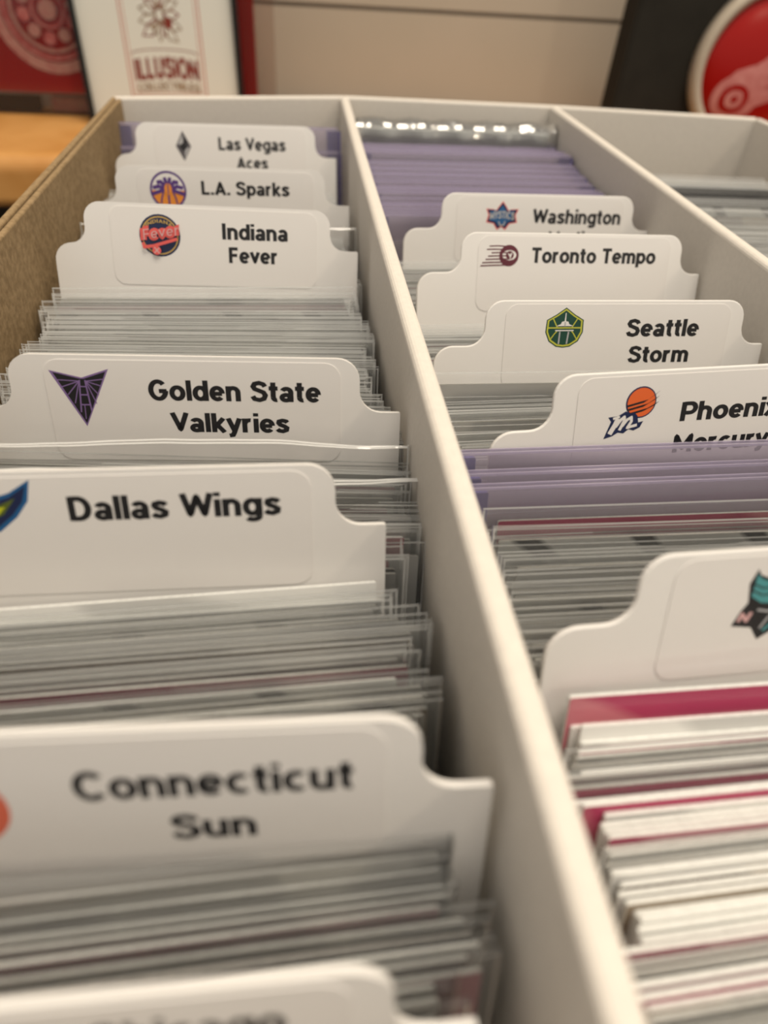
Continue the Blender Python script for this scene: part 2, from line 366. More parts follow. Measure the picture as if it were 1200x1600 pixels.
# Las Vegas: faceted dark diamond
em_lv = (('grey', 'silver', 'ink'), [(0, [(-2.4, 0), (0, -4.3), (2.4, 0), (0, 4.4)]), (1, [(-1.7, .5), (0, .6), (-.1, 3.5)]), (1, [(.4, -.9), (1.9, 0), (.2, -3.6)]), (2, [(-1.4, -.2), (0, -1.6), (1.5, 0), (0, 1.1)]), (2, [(.25, .8), (1.6, .6), (.1, 3.4)])])
em_lv = (em_lv[0], shift(em_lv[1], -13.9, -6.6))
# L.A.: round palm and ball badge
s_ = [(0, disc(0, 0, 4.9)), (1, disc(0, 0, 4.3)), (2, ell(0, 0, 4.3, 4.3, 0, 180))]
for a in (20, 48, 76, 104, 132, 160):
    c, sn = math.cos(math.radians(a)), math.sin(math.radians(a)); s_ += rib(0, [(.6*c, .6*sn), (2.6*c, 2.9*sn), (4.3*c, 3.3*sn-.5)], .95)
s_ += rib(0, [(0, 0), (0, -4.3)], .5)+rib(0, [(-4.2, -.9), (-1.2, .1), (0, .9), (1.2, .1), (4.2, -.9)], .9)+rib(0, [(-1.2, 0), (-1.9, -2), (-2.2, -3.6)], .4)+rib(0, [(1.2, 0), (1.9, -2), (2.2, -3.6)], .4)+[(1, disc(0, .3, 1.0, 1.5))]+rib(0, [(0, -1), (0, 1.7)], .3)
em_la = (('purple', 'orange', 'paper'), shift(s_, -14.7, -6.0))
# Indiana: navy disc, coral script word
s_ = [(0, disc(0, 0, 4.7)), (1, disc(0, 0, 4.25)), (0, disc(0, 0, 3.95))]+lset('INDIANA', -3.1, 3.1, 1.7, .8, 1, .16, 1.1)
s_ += lset('Fever', -4.1, 4.7, -1.2, 2.7, 2, .46, 0, .16)+lset('Fever', -3.95, 4.55, -1.1, 2.4, 3, .09, 0, .16)
s_ += rib(2, [(-3.9, -1.6), (-3.7, -2.6), (-1.5, -2.3), (4.0, -.6)], .7)+[(2, disc(-.9, -3.3, 1.0))]+rib(3, [(-1.4, -2.6), (-.3, -4.0)], .25)+rib(3, [(-.3, -2.7), (-1.5, -3.9)], .25)
em_in = (('navy', 'gold', 'coral', 'pinkink'), shift(s_, -11.7, -6.9))
# Golden State: spread dark wings, violet outline
V = lambda x, y: (x, y)
s_ = [(0, [(-21.9, -2.5), (-16.8, -3.7), (-12.3, -2.2), (-17.2, -12.1)]), (1, [(-21.3, -2.85), (-17.1, -3.9), (-16.5, -3.9), (-12.8, -2.65), (-17.15, -11.6)])]
hubL, hubR = (-17.3, -4.3), (-16.2, -4.3)
for a in ((-21.0, -4.1), (-20.2, -5.3), (-19.4, -6.6), (-18.5, -8.1)): s_ += rib(2, [hubL, a], .16)
for a in ((-13.2, -3.9), (-13.8, -5.1), (-14.4, -6.6), (-15.0, -8.1)): s_ += rib(2, [hubR, a], .16)
s_ += rib(2, [(-17.2, -4.1), (-17.75, -9.6)], .24)+rib(2, [(-16.3, -4.1), (-16.0, -9.4)], .24)+rib(2, [(-17.5, -6.6), (-16.2, -6.6)], .22)+rib(2, [(-17.6, -8.3), (-16.1, -8.3)], .22)+rib(2, [(-17.0, -8.4), (-17.15, -10.8)], .14)+rib(2, [(-17.2, -5.2), (-16.3, -5.2)], .18)
em_gs = (('lilac', 'ink', 'lilac'), s_)
# Dallas: wing in blue and lime
s_ = [(0, [(-9.6, -1.2), (-12.5, -3.0), (-16.0, -4.0), (-21.0, -4.6), (-21.5, -8.5), (-17.5, -9.5), (-14.4, -8.4), (-12.0, -6.4), (-10.3, -4.2)]),
      (1, [(-10.2, -2.0), (-12.6, -3.6), (-16, -4.6), (-20.3, -5.2), (-20.8, -8.1), (-17.5, -8.8), (-14.6, -7.8), (-12.5, -6.1), (-11, -4.3)]),
      (2, [(-11.8, -3.7), (-14, -4.7), (-18, -5.4), (-19.5, -7.3), (-16.5, -7.4), (-13.6, -6.0)]),
      (3, [(-13.2, -4.9), (-15.5, -5.2), (-18, -5.9), (-17, -6.8), (-14.5, -6.3)])]
em_dw = (('blue', 'navy', 'olive', 'lime'), shift(s_, -.6, .1))
# Connecticut: warm round badge
s_ = [(0, disc(-13.2, -8.9, 5.0)), (1, disc(-13.2, -8.9, 3.6)), (0, disc(-13.2, -8.9, 1.4))]
em_cs = (('sun', 'orange'), s_)
# Washington: blue star-leaf crest with red outline
leaf = [(0, 3.4), (1.0, 2.2), (1.7, 1.2), (2.4, 1.5), (4.4, 1.6), (3.7, .2), (4.2, -1.6), (2.2, -1.9), (1.1, -3.4), (0, -2.6), (-1.1, -3.4), (-2.2, -1.9), (-4.2, -1.6), (-3.7, .2), (-4.4, 1.6), (-2.4, 1.5), (-1.7, 1.2), (-1.0, 2.2)]
s_ = [(0, [(p[0]*1.08, p[1]*1.1) for p in leaf]), (1, leaf), (2, [(p[0]*.78, p[1]*.78) for p in leaf])]+lset('MYSTICS', -3.6, 3.6, -1.1, 1.9, 3, .2, .4)+rib(3, [(-.9, -1.4), (-.6, -2.4), (.6, -2.4), (.9, -1.4)], .3)
em_wa = (('coral', 'navy', 'blue', 'silver'), shift(s_, -11.1, -5.6))
# Toronto: ball with speed lines
s_ = [(0, disc(0, 0, 2.45))]+[(1, disc(.1, .1, 1.75, 1.15)), (0, disc(.2, .1, 1.0, .95)), (1, [(-.5, .7), (.2, .3), (.9, .8), (.6, 0), (.4, -.9), (.1, -.1)])]
for zz, l in ((2.2, -5.0), (1.45, -5.6), (.7, -4.4), (-.05, -5.2), (-.8, -5.8), (-1.55, -6.6), (-2.25, -7.0)):
    s_ += rib(0, [(l, zz-.1), (l+2.2, zz), (.0, zz*.93)], .27)
em_tt = (('bordeaux', 'paper'), shift(s_, -16.6, -5.2))
# Seattle: green shield with tower and bridge
sh = [(0, 4.1), (2.0, 2.7), (4.0, 1.6), (4.1, -.9), (3.2, -2.8), (1.5, -3.9), (0, -4.1), (-1.5, -3.9), (-3.2, -2.8), (-4.1, -.9), (-4.0, 1.6), (-2.0, 2.7)]
k_ = lambda f: [(p[0]*f, p[1]*f) for p in sh]
s_ = [(0, k_(1.0)), (1, k_(.94)), (0, k_(.86))]+rib(1, [(-3.7, 0), (3.7, 0)], .26)+rib(1, [(-2.7, 2.0), (-1.9, .6), (-1.6, .1)], .22)+rib(1, [(2.7, 2.0), (1.9, .6), (1.6, .1)], .22)+rib(1, [(-2.9, -2.4), (-2.0, -1.1), (-1.6, -.7)], .22)+rib(1, [(2.9, -2.4), (2.0, -1.1), (1.6, -.7)], .22)
s_ += [(2, [(-1.9, .35), (1.9, .35), (.9, .75), (.7, 1.25), (.15, 1.35), (.08, 3.0), (-.08, 3.0), (-.15, 1.35), (-.7, 1.25), (-.9, .75)])]+rib(2, [(-2.0, -.55), (2.0, -.55)], .22)+rib(3, [(-.95, -.8), (-1.0, -3.3)], .3)+rib(3, [(.95, -.8), (.75, -3.3)], .3)+rib(3, [(0, 1.2), (0, .3)], .3)
em_ss = (('green', 'yellow', 'paper', 'silver'), shift(s_, -11.5, -5.5))
# Phoenix: ball with slashes, white script m
s_ = [(0, disc(-12.9, -5.3, 2.75)), (1, disc(-12.85, -5.3, 2.5))]
for i, (za, zb) in enumerate(((-5.4, -3.5), (-6.1, -4.4), (-6.9, -5.4))):
    s_ += [(2, [(-15.4, za-.3), (-11.6, za+.55), (-9.6+.0*i, zb+.15), (-10.4, zb-.55), (-12.4, za-.0), (-15.2, za-.65)])]
s_ += [(0, [(-18.9, -11.4), (-17.9, -8.4), (-18.5, -7.6), (-16.8, -7.5), (-15.4, -6.7), (-14.7, -7.2), (-13.8, -7.0), (-13.2, -7.6), (-12.9, -8.8), (-12.0, -8.6), (-12.5, -9.7), (-13.6, -10.2), (-14.5, -9.9), (-15.4, -10.6), (-16.4, -10.4), (-17.4, -11.0)])]
s_ += rib(3, [(-17.9, -10.6), (-17.1, -9.0), (-16.7, -7.9)], .85)+rib(3, [(-17.6, -7.9), (-16.4, -7.6)], .4)+rib(3, [(-17.0, -9.4), (-16.2, -8.2), (-15.6, -7.7), (-15.5, -8.3), (-16.2, -10.0)], .55)+rib(3, [(-15.8, -9.3), (-15.0, -8.2), (-14.3, -7.8), (-14.2, -8.5), (-14.8, -9.6), (-14.0, -9.4), (-13.1, -9.2)], .5)
em_pm = (('navy', 'flame', 'ink', 'paper'), s_)
# New York: teal flames over a dark crest
s_ = [(0, [(-13.7, -2.6), (-13.2, -3.4), (-12, -3.9), (-9, -3.6), (-6.8, -4.6), (-7.0, -7.5), (-6.0, -8), (-5.0, -10.8), (-8.0, -10.6), (-11.3, -12.9), (-12.6, -11.0), (-15.4, -10.6), (-14.6, -8.5), (-13.9, -7.3), (-14.4, -4.6)]),
      (1, [(-13.6, -3.3), (-12.9, -4.0), (-11.8, -4.4), (-9.2, -4.1), (-7.6, -5.0), (-7.8, -6.9), (-10.5, -7.6), (-12.2, -7.4), (-13.7, -6.4)])]
s_ += rib(0, [(-13.9, -4.6), (-12.5, -5.3), (-10, -5.3)], .22)+rib(0, [(-13.7, -5.6), (-12.3, -6.3), (-9.6, -6.2)], .22)
s_ += rib(2, [(-14.6, -10.0), (-14.3, -8.9), (-13.5, -9.9), (-13.1, -8.7)], .5)+rib(3, [(-12.4, -8.4), (-10.5, -8.8), (-8.5, -8.3)], .3)+rib(3, [(-11.4, -11.2), (-10.5, -9.4)], .3)+rib(1, [(-10.9, -11.6), (-9.4, -10.0)], .4)+rib(2, [(-10.3, -7.8), (-9.3, -8.2)], .4)
em_ny = (('ink', 'teal', 'pinkink', 'silver'), s_)

divider('LV', 'rearmost white divider in the left row, with a dark faceted diamond emblem', [('Las Vegas', -2.9, 18.8, -7.5, 3.7), ('Aces', 2.7, 12.8, -12.9, 3.6)], em_lv)
divider('LA', 'white divider in the left row with a round purple and orange palm emblem', [('L.A. Sparks', -5.8, 18.5, -6.9, 3.5)], em_la)
divider('IN', 'white divider in the left row with a round navy and coral script emblem', [('Indiana', 2.6, 18.3, -7.3, 3.6), ('Fever', 4.0, 15.8, -12.6, 3.6)], em_in)
divider('GS', 'white divider in the left row with a black and violet winged triangle emblem', [('Golden State', -6.3, 22.0, -7.4, 3.5), ('Valkyries', -3.2, 16.6, -12.9, 3.4)], em_gs)
divider('DW', 'white divider in the left row with a blue and lime wing emblem', [('Dallas Wings', -6.2, 21.2, -7.1, 3.5)], em_dw)
divider('CS', 'blurred white divider in the left row with a cut off salmon red emblem', [('Connecticut', -2.3, 22.4, -8.4, 3.7), ('Sun', 5.4, 13.3, -14.3, 3.4)], em_cs)
divider('BT', 'nearest white divider in the left row, cut off by the bottom of the photo', [('Chicago', 6.5, 20.5, -6.6, 3.6)], None)
divider('WA', 'rearmost white divider in the middle row, with a blue star crest outlined in red', [('Washington', -2.0, 24.8, -7.5, 3.8), ('Mystics', 3.2, 19.0, -12.9, 3.5)], em_wa)
divider('TT', 'white divider in the middle row with a dark red speed lines emblem', [('Toronto Tempo', -10.9, 21.5, -6.8, 3.5)], em_tt)
divider('SS', 'white divider in the middle row with a green and yellow shield emblem', [('Seattle', 2.2, 18.5, -7.4, 3.6), ('Storm', 3.4, 17.2, -12.9, 3.5)], em_ss)
divider('PM', 'white divider in the middle row with an orange ball and white m emblem', [('Phoenix', -5.3, 13.5, -9.1, 3.4), ('Mercury', -5.7, 12.8, -14.8, 3.4)], em_pm)
divider('NY', 'nearest white divider in the middle row, with a teal and black emblem', [('New York', 2.0, 21.0, -7.4, 3.6), ('Liberty', 4.0, 18.0, -12.9, 3.5)], em_ny)

# ------------------------------------------------------------------ cards, sleeves, toploaders
CW, CH, CT = 67.5, 94.0, .44            # card
SW, SH = 71.0, 97.0                     # sleeve
def card_mesh(face, edge='edge', th=CT):
    b = MB(); out = fillet([(-CW/2, 0, .3), (CW/2, 0, .3), (CW/2, CH, .3), (-CW/2, CH, .3)], 2)
    b.prism(out, 0, th, 0, 1); return b.mesh('card', [FACE[face], M[edge]])
CM = {}
def get_card(k, th=CT):
    if (k, th) not in CM: CM[(k, th)] = card_mesh(k, 'edgegrey' if k == 'k' else 'edge', th)
    return CM[(k, th)]
def sleeve_mesh(seed, th=CT, w=SW, h=SH, flare=.35):
    r = random.Random(seed); b = MB(); n = 6
    for side in (0, 1):
        yb = -.10 if side == 0 else th+.10; sg = -1 if side == 0 else 1
        amp = r.uniform(.05, flare)
        top = [yb+sg*amp*math.sin(math.pi*i/n) for i in range(n+1)]
        hh = h-(0 if side == 0 else r.uniform(.0, .8))
        xs = [-w/2+w*i/n for i in range(n+1)]
        e = .22
        for i in range(n):
            ym0, ym1 = yb, yb
            b.face([(xs[i], yb, -.1), (xs[i+1], yb, -.1), (xs[i+1], yb, CH-4), (xs[i], yb, CH-4)])
            b.face([(xs[i], yb, CH-4), (xs[i+1], yb, CH-4), (xs[i+1], top[i+1], hh-e), (xs[i], top[i], hh-e)])
            b.face([(xs[i], top[i], hh-e), (xs[i+1], top[i+1], hh-e), (xs[i+1], top[i+1], hh), (xs[i], top[i], hh)], 1)
    for s in (-1, 1):
        b.face([(s*w/2, -.1, 0), (s*w/2, th+.1, 0), (s*w/2, th+.1, h), (s*w/2, -.1, h)], 1)
        b.face([(s*(w/2), -.11, 0), (s*(w/2-.3), -.11, 0), (s*(w/2-.3), -.11, h-.4), (s*(w/2), -.11, h-.4)], 1)
    return b.mesh('sleeve', [M['film'], M['rim']])
SM = [sleeve_mesh(i) for i in range(6)]
SMT = {}
def place(root_name, x, y, lean, yaw, roll, label, cat, group):
    return tag(empty(root_name, (x, y, -H+.05), lean, roll, yaw), label, cat, group)
NC = 0
def card(x, y, lean, yaw, roll, face, label, group, sleeve=True, up=0, th=CT):
    """one sleeved trading card; up raises it a little off the box bottom, as packed cards ride up"""
    global NC; NC += 1
    dz = up
    r = tag(empty('sleeved_card' if sleeve else 'trading_card', (x, y+up*math.tan(lean)*.0, -H+.2+dz), lean, roll, yaw), label, 'card', group)
    c = link('card', get_card(face, th), r)
    c.location = (random.uniform(-1.2, 1.2)*S if sleeve else 0, 0, random.uniform(0, .7)*S)
    if sleeve:
        if th == CT: me = random.choice(SM)
        else:
            if th not in SMT: SMT[th] = sleeve_mesh(50, th)
            me = SMT[th]
        link('sleeve', me, r)
    return r
def toploader_mesh(h=102.0, w=79.0):
    th = 1.9; pl = .35
    b = MB(); e = .45
    for y0 in (0., th-pl): b.prism(rrect(-w/2+e, w/2-e, 0, h-e, 1.5), y0, y0+pl, 0)
    b2 = MB()
    for y0 in (0., th-pl): b2.box(-w/2+1, w/2-1, y0-.01, y0+pl+.01, h-e, h)          # top edges of both sheets
    for s in (-1, 1): b2.box(min(s*w/2, s*(w/2-5)), max(s*w/2, s*(w/2-5)), 0.02, th-.02, 0, h-1, 1)
    b2.box(-w/2+5, w/2-5, .02, th-.02, 0, 2.5)
    return b.mesh('shell', [M['tint']]), b2.mesh('edge_rim', [M['tintrim'], M['tintside']])
TL_ = toploader_mesh(); TLT = toploader_mesh(108.5, 78.5)
def toploader(x, y, lean, yaw, face, label, group, tall=False, up=0):
    r = tag(empty('card_holder', (x, y, -H+.45+up), lean, 0, yaw), label, 'card holder', group)
    sh, er = TLT if tall else TL_
    link('shell', sh, r); link('edge_rim', er, r)
    if face:
        c = link('card', get_card(face), r); c.location = (0, .65*S, .5*S)
    return r
def lerp(a, b, t): return a+(b-a)*t
ORD = ['first', 'second', 'third', 'fourth', 'fifth', 'sixth', 'seventh', 'eighth']
def section(A, B_, t0, t1, n, faces, label, group, xc=41.5, xj=2.5, zj=.8, up0=0, sleeve=1.0, rolls=.006, special=None, yo=(0, 0), th=CT):
    """n cards between divider A (behind) and divider B (in front)"""
    a = BASE[A] if isinstance(A, str) else A; c = BASE[B_] if isinstance(B_, str) else B_
    drift = 0
    for i in range(n):
        t = lerp(t0, t1, (i+.5)/n)
        if i % 5 == 0: drift = random.uniform(-xj, xj)
        lean = lerp(a[2], c[2], t); yaw = lerp(a[3]+yo[0], c[3]+yo[1], t)+random.uniform(-.003, .003)
        y = lerp(a[1], c[1], t)
        k_end = n-1-i
        if i < 8: lbl_i = ORD[i]+' '+label[0]+' in front of the '+label[1]
        elif k_end < 8: lbl_i = ORD[k_end]+' '+label[0]+' behind the '+label[2]
        else: lbl_i = label[0]+' in mid pack between '+label[1].replace(' divider', '')+' and '+label[2].replace(' divider', '')
        f = faces[i % len(faces)] if isinstance(faces, str) else faces(i)
        lb, gp, up = lbl_i, group, up0+random.uniform(0, zj)
        if special and i in special:
            sp = special[i]; f = sp.get('f', f); lb = sp.get('label', lb); gp = sp.get('group', None if 'label' in sp else gp); up = sp.get('up', up)
        mx = 2.9
        card(xc+max(-mx, min(mx, drift+random.uniform(-.7, .7))), y, lean, yaw, random.uniform(-rolls, rolls), f, lb, gp, random.random() < (0 if special and i in special and special[i].get('bare') else sleeve), up, th)

# ---- left row, from the far end forward
toploader(40.5, 318.5, .22, .03, 'r', 'tall violet tinted card holder against the far wall of the left row', None, True, 0)
toploader(40.5, 314.0, .24, .03, 'l', 'violet tinted card holder leaning just behind the diamond emblem divider', None)
section('LV', 'LA', .12, .90, 12, 'lgrl', ('sleeved card', 'diamond emblem divider', 'palm emblem divider'), 'cards between the two rearmost left dividers', 41)
section('LA', 'IN', .12, .93, 17, 'lgll', ('sleeved card', 'palm emblem divider', 'navy script divider'), 'cards behind the navy script emblem divider', 41)
section('IN', 'GS', .03, .96, 62, 'llgllllgll', ('sleeved card', 'navy script divider', 'winged triangle divider'), 'dense stack behind the winged triangle divider', 40.5, 2.6, .55, 0, 1, .004,
        {0: dict(f='g', up=2.6, label='grey streaked sleeved card riding highest behind the winged triangle divider'), 2: dict(f='p', up=2.0, label='magenta sleeved card just in front of the navy script emblem divider'),
         3: dict(f='r', up=1.6, label='rose sleeved card in front of the magenta card, left row'), 5: dict(f='x', up=1.3, label='sleeved card with black diagonal lines, behind the winged triangle divider'),
         9: dict(f='k', up=.4, label='dark sleeved card amid the pale stack behind the winged triangle divider'), 60: dict(f='p', up=.2, label='maroon edged sleeved card touching the back of the winged triangle divider')})
section('GS', 'DW', .10, .92, 24, 'lglrlg', ('sleeved card', 'winged triangle divider', 'blue wing divider'), 'cards behind the blue wing divider', 42, 2.4, .8, 0, 1, .008,
        {18: dict(f='p', up=2.6, label='maroon sleeved card behind the right shoulder of the blue wing divider'), 20: dict(f='p', up=2.0, label='deep maroon sleeved card, second of two behind the blue wing divider'),
         22: dict(f='k', up=.6, label='black sleeved card directly behind the blue wing divider')})
section('DW', 'CS', .07, .93, 31, 'lgllxglltl', ('pale card', 'blue wing divider', 'salmon red divider'), 'cards behind the salmon red emblem divider', 40.5, 3.2, .8, 0, .9, .006, yo=(.06, .07), special=
        {0: dict(f='l', up=2.8, label='sleeved card riding high in front of the blue wing divider'), 13: dict(f='r', up=1.6, label='rose topped sleeved card between the blue wing and salmon red emblem dividers'),
         17: dict(f='x', up=.9, label='sleeved card with dark line art in front of the rose topped card'), 28: dict(f='k', label='dark sleeved card just behind the salmon red emblem divider')})
section('CS', 'BT', .10, .90, 13, 'lglgr', ('blurred card', 'salmon red divider', 'nearest left divider'), 'cards in front of the salmon red emblem divider', 41.5, 2.6, 1.2, 0, .9, .008, yo=(.07, .05), special=
        {0: dict(f='l', up=3.0, label='sleeved card riding high in front of the salmon red emblem divider'), 6: dict(f='k', label='dark blurred sleeved card midway between the two nearest left dividers')})

# ---- middle row
NT = 34
for i in range(NT):
    t = i/(NT-1); y = lerp(331, 245, t)
    f = 'lrlgl'[i % 5]
    toploader(124.0+random.uniform(-.5, .5), y, lerp(.20, .26, t), .03+random.uniform(-.006, .006), f,
              (('violet card holder, '+ORD[i]+' from the shiny wrapped pack') if i < 8 else ('violet card holder, '+ORD[NT-1-i]+' behind the star crest divider') if NT-1-i < 8 else 'violet card holder in the middle of the far stack, middle row'), 'violet card holders at the far end of the middle row', False, random.uniform(0, 1.6)+(2.0 if i in (8, 9, 10) else 0))
section('WA', 'TT', .1, .92, 17, 'lgrl', ('sleeved card', 'star crest divider', 'speed lines divider'), 'cards behind the speed lines divider', 124, 2.4)
section('TT', 'SS', .15, .85, 15, 'lglrl', ('sleeved card', 'speed lines divider', 'green shield divider'), 'cards behind the green shield divider', 124, 2.6, 1.0, 0, 1, .008,
        {9: dict(f='p', up=.6, label='maroon sleeved card behind the left shoulder of the green shield divider')})
section('SS', 'PM', .12, .92, 20, 'lglgl', ('sleeved card', 'green shield divider', 'orange ball divider'), 'cards behind the orange ball divider', 124.5, 2.6, 1.0, 0, 1, .008,
        {2: dict(f='g', up=5.5, label='grey line art card sticking up in front of the green shield divider'), 9: dict(f='g', up=3.2, label='grey card with a dark curve behind the orange ball divider')})
PMb, NYb = BASE['PM'], BASE['NY']
for i in range(3):
    t = .035+.085*i
    toploader(125.0+.3*i, lerp(PMb[1], NYb[1], t)-2.2, lerp(PMb[2], NYb[2], t), lerp(PMb[3], NYb[3], t)-.04, 'lrl'[i],
              ['rearmost', 'middle', 'front'][i]+' violet card holder of three in front of the orange ball divider', 'violet card holders in front of the orange ball divider', False, [1.5, 0, 0][i])
section('PM', 'NY', .31, .95, 23, 'lglglxl', ('sleeved card', 'violet card holders', 'teal emblem divider'), 'cards behind the teal emblem divider', 125.5, 2.4, .8, 0, 1, .005, yo=(-.055, -.045), special=
        {0: dict(f='p', up=4.2, label='magenta sleeved card just in front of the violet card holders'), 3: dict(f='x', up=3.6, label='sleeved card with black angular line art behind the teal emblem divider'),
         7: dict(f='g', up=2.2, label='grey sleeved card behind the line art, teal emblem divider section'), 18: dict(f='t', up=1, label='tan photo sleeved card near the teal emblem divider')})
FR = (126, NYb[1]-44, .22, .03)
section('NY', FR, .04, .98, 52, 'llglllrlgllt', ('white edged card', 'teal emblem divider', 'photo bottom edge'), 'dense block in front of the teal emblem divider', 126.5, 1.8, .5, 0, .25, .003, yo=(-.04, .03), th=.56, special=
        {0: dict(f='l', up=3.4, bare=1), 1: dict(f='p', up=5.3, bare=1, label='bright magenta card right in front of the teal emblem divider'), 2: dict(f='l', up=1.0, bare=1), 3: dict(f='l', up=.9, bare=1), 4: dict(f='l', up=2.4, bare=1), 5: dict(f='l', up=.6, bare=1),
         12: dict(f='p', up=1.0, label='pink topped card, rear one of two close together in the dense block'), 14: dict(f='p', up=1.0, label='pink topped card, front one of two close together in the dense block'),
         19: dict(f='k', up=.2, label='dark printed card midway down the dense block'), 34: dict(f='p', up=.8, label='pink card nearest the bottom edge of the photo'), 25: dict(f='t', up=.4, label='tan photo card with a dark corner in the dense block')})

# ---- right row
R3a, R3b = (206, 312, .22, -.03), (206, 215, .26, 0.0)
section(R3a, R3b, .0, 1, 30, 'lgklgl', ('right row card', 'far wall gap', 'right photo edge'), 'cards in the right row', 206, 2.0, .9, 1.5, 1, .006,
        {7: dict(f='k', up=6.5, label='black sleeved card rising above its neighbours in the right row'), 8: dict(f='k', up=5.5, label='second black sleeved card, right row'),
         11: dict(f='x', up=4.2, label='line art sleeved card in the right row'), 14: dict(f='t', up=3.5, label='orange and grey photo card in the right row')})

# ---- clear bags with wavy glinting mouths
def bag(x, y, lean, yaw, w, h, seed, label, bow=1.2, roll=0):
    r = tag(empty('clear_bag', (x, y, -H+.1), lean, roll, yaw), label, 'plastic bag')
    rd = random.Random(seed); b = MB(); lip = MB(); n = 36
    ph = [rd.uniform(0, 6.3) for _ in range(4)]
    def prof(u, side):
        return side*(.18+bow*math.sin(math.pi*u)**.8)+.22*math.sin(9*u*2+ph[0])+.16*math.sin(23*u+ph[1])+.08*math.sin(51*u+ph[2])
    for side in (-1, 1):
        rows = []
        for zf in (0, .8, .93, 1.0):
            k = 0 if zf < .85 else (zf-.8)/.2
            rows.append([(-w/2+w*i/n, side*.25*(1-k)+prof(i/n, side)*k, h*zf+(.5*math.sin(7*i/n+ph[3])*k)) for i in range(n+1)])
        for j in range(3):
            for i in range(n): b.face([rows[j][i], rows[j][i+1], rows[j+1][i+1], rows[j+1][i]])
        for i in range(n):
            p, q = rows[3][i], rows[3][i+1]
            for dy0, dz0, dy1, dz1 in ((-.2, 0, 0, .22), (0, .22, .2, 0)):
                lip.face([(p[0], p[1]+dy0, p[2]+dz0), (q[0], q[1]+dy0, q[2]+dz0), (q[0], q[1]+dy1, q[2]+dz1), (p[0], p[1]+dy1, p[2]+dz1)])
    for s in (-1, 1): lip.box(s*w/2-.12, s*w/2+.12, -.25, .25, 0, h)
    b.build('pouch', M['bag'], r); lip.build('mouth_rim', M['bagrim'], r)
    return r
g_, d_ = BASE['GS'], BASE['DW']
bag(41.2, lerp(g_[1], d_[1], .16), .225, -.06, 76, 101, 3, 'clear bag with a crinkled sparkling mouth in front of the winged triangle divider', .5, .012)
bag(42.2, lerp(g_[1], d_[1], .47), .235, -.03, 76, 101.5, 5, 'clear bag with a bright curved rim behind the right shoulder of the blue wing divider', .6, -.025)
l_ = BASE['LA']
bag(41, lerp(l_[1], BASE['IN'][1], .05), .2, .0, 76, 99, 8, 'clear crinkled bag whose corners show beside the palm emblem divider', .8)

# ---- shrink-wrapped pack catching the lamp
r = tag(empty('wrapped_card_pack', (124, 343.5, -H+.1), .11, 0, .0), 'shiny plastic wrapped card pack against the far wall of the middle row', 'card pack')
b = MB(); b.box(-36, 36, -3.2, 3.2, 0, 105); b.build('card_block', M['edge'], r)
b = MB(); n = 60; rd = random.Random(4); rows = []
for j in range(13):
    a = math.pi*j/12; row = []
    for i in range(n+1):
        u = -38.5+77*i/n; rr_ = 5.2+.35*math.sin(u*.42+j*.4)+rd.uniform(-.10, .10)
        row.append((u, -rr_*math.cos(a), 103.2+rr_*math.sin(a)))
    rows.append(row)
low = [(p[0], p[1]+.4, 4) for p in rows[0]]; rows = [low]+rows+[[(p[0], p[1]-.4, 4) for p in rows[-1]]]
for j in range(len(rows)-1):
    for i in range(n): b.face([rows[j][i], rows[j][i+1], rows[j+1][i+1], rows[j+1][i]])
b.build('wrapper', M['wrap'], r)

# ------------------------------------------------------------------ background objects on the riser
Z0 = -55
def wing_wheel(k, cx, cz, col):
    pass
# white framed print
r = tag(empty('framed_print', (-15, 566, Z0), 0.03, 0.02, 0), 'white print of a red bordered playing card design in a thin black frame', 'picture')
fw, fh = 95, 132
b = MB(); b.box(-fw/2, fw/2, 0, 8, 0, 3); b.box(-fw/2, fw/2, 0, 8, fh-3, fh); b.box(-fw/2, -fw/2+3, 0, 8, 3, fh-3); b.box(fw/2-3, fw/2, 0, 8, 3, fh-3); b.build('frame', M['black'], r)
b = MB(); b.box(-fw/2+3, fw/2-3, 3, 7, 3, fh-3); mt_ = b.build('mount', M['mount'], r)
b = MB(); x0, x1 = -20, 25; z0_, z1_ = 16, 118
for wd, o_ in ((.8, 0), (.45, 2.2)):
    for q in ribbon([(x0+o_, z0_+o_), (x1-o_, z0_+o_), (x1-o_, z1_-o_), (x0+o_, z1_-o_), (x0+o_, z0_+o_)], wd): b.flat(q, 2.95, 0)
text(b, 'ILLUSION', x0+3.5, x1-3.5, 24.5, 11.0, 2.93, 1, .24, 1.5)
text(b, 'COLLECTIBLES', x0+4, x1-4, 18.6, 4.2, 2.93, 2, .26, 1.3)
rd = random.Random(11)
for q in ribbon([(x0+3, 38.5)]+ell(2.5, 38.5, 19, 2.5, 180, 0, 12)+[(x1-3, 38.5)], .5): b.flat(q, 2.92, 1)
for i in range(15):                                   # abstract leafy ornament above the title
    a = i*math.pi*2/15; L_ = rd.uniform(8, 15)
    pts = [(2.5+2*math.cos(a), 58+3*math.sin(a)), (2.5+.6*L_*math.cos(a-.25), 58+1.0*L_*math.sin(a-.25)), (2.5+L_*math.cos(a), 58+1.3*L_*math.sin(a)), (2.5+.6*L_*math.cos(a+.25), 58+1.0*L_*math.sin(a+.25))]
    for q in ribbon(pts+[pts[0]], .7): b.flat(q, 2.9-.002*i, 2 if i % 3 else 1)
b.flat(disc(7, 54, 2.2, 3), 2.85, 1); b.flat(disc(-1.5, 52, 1.6, 1.6), 2.85, 2)
b.build('print', [M['redline'], M['brick'], M['sepia']], mt_)
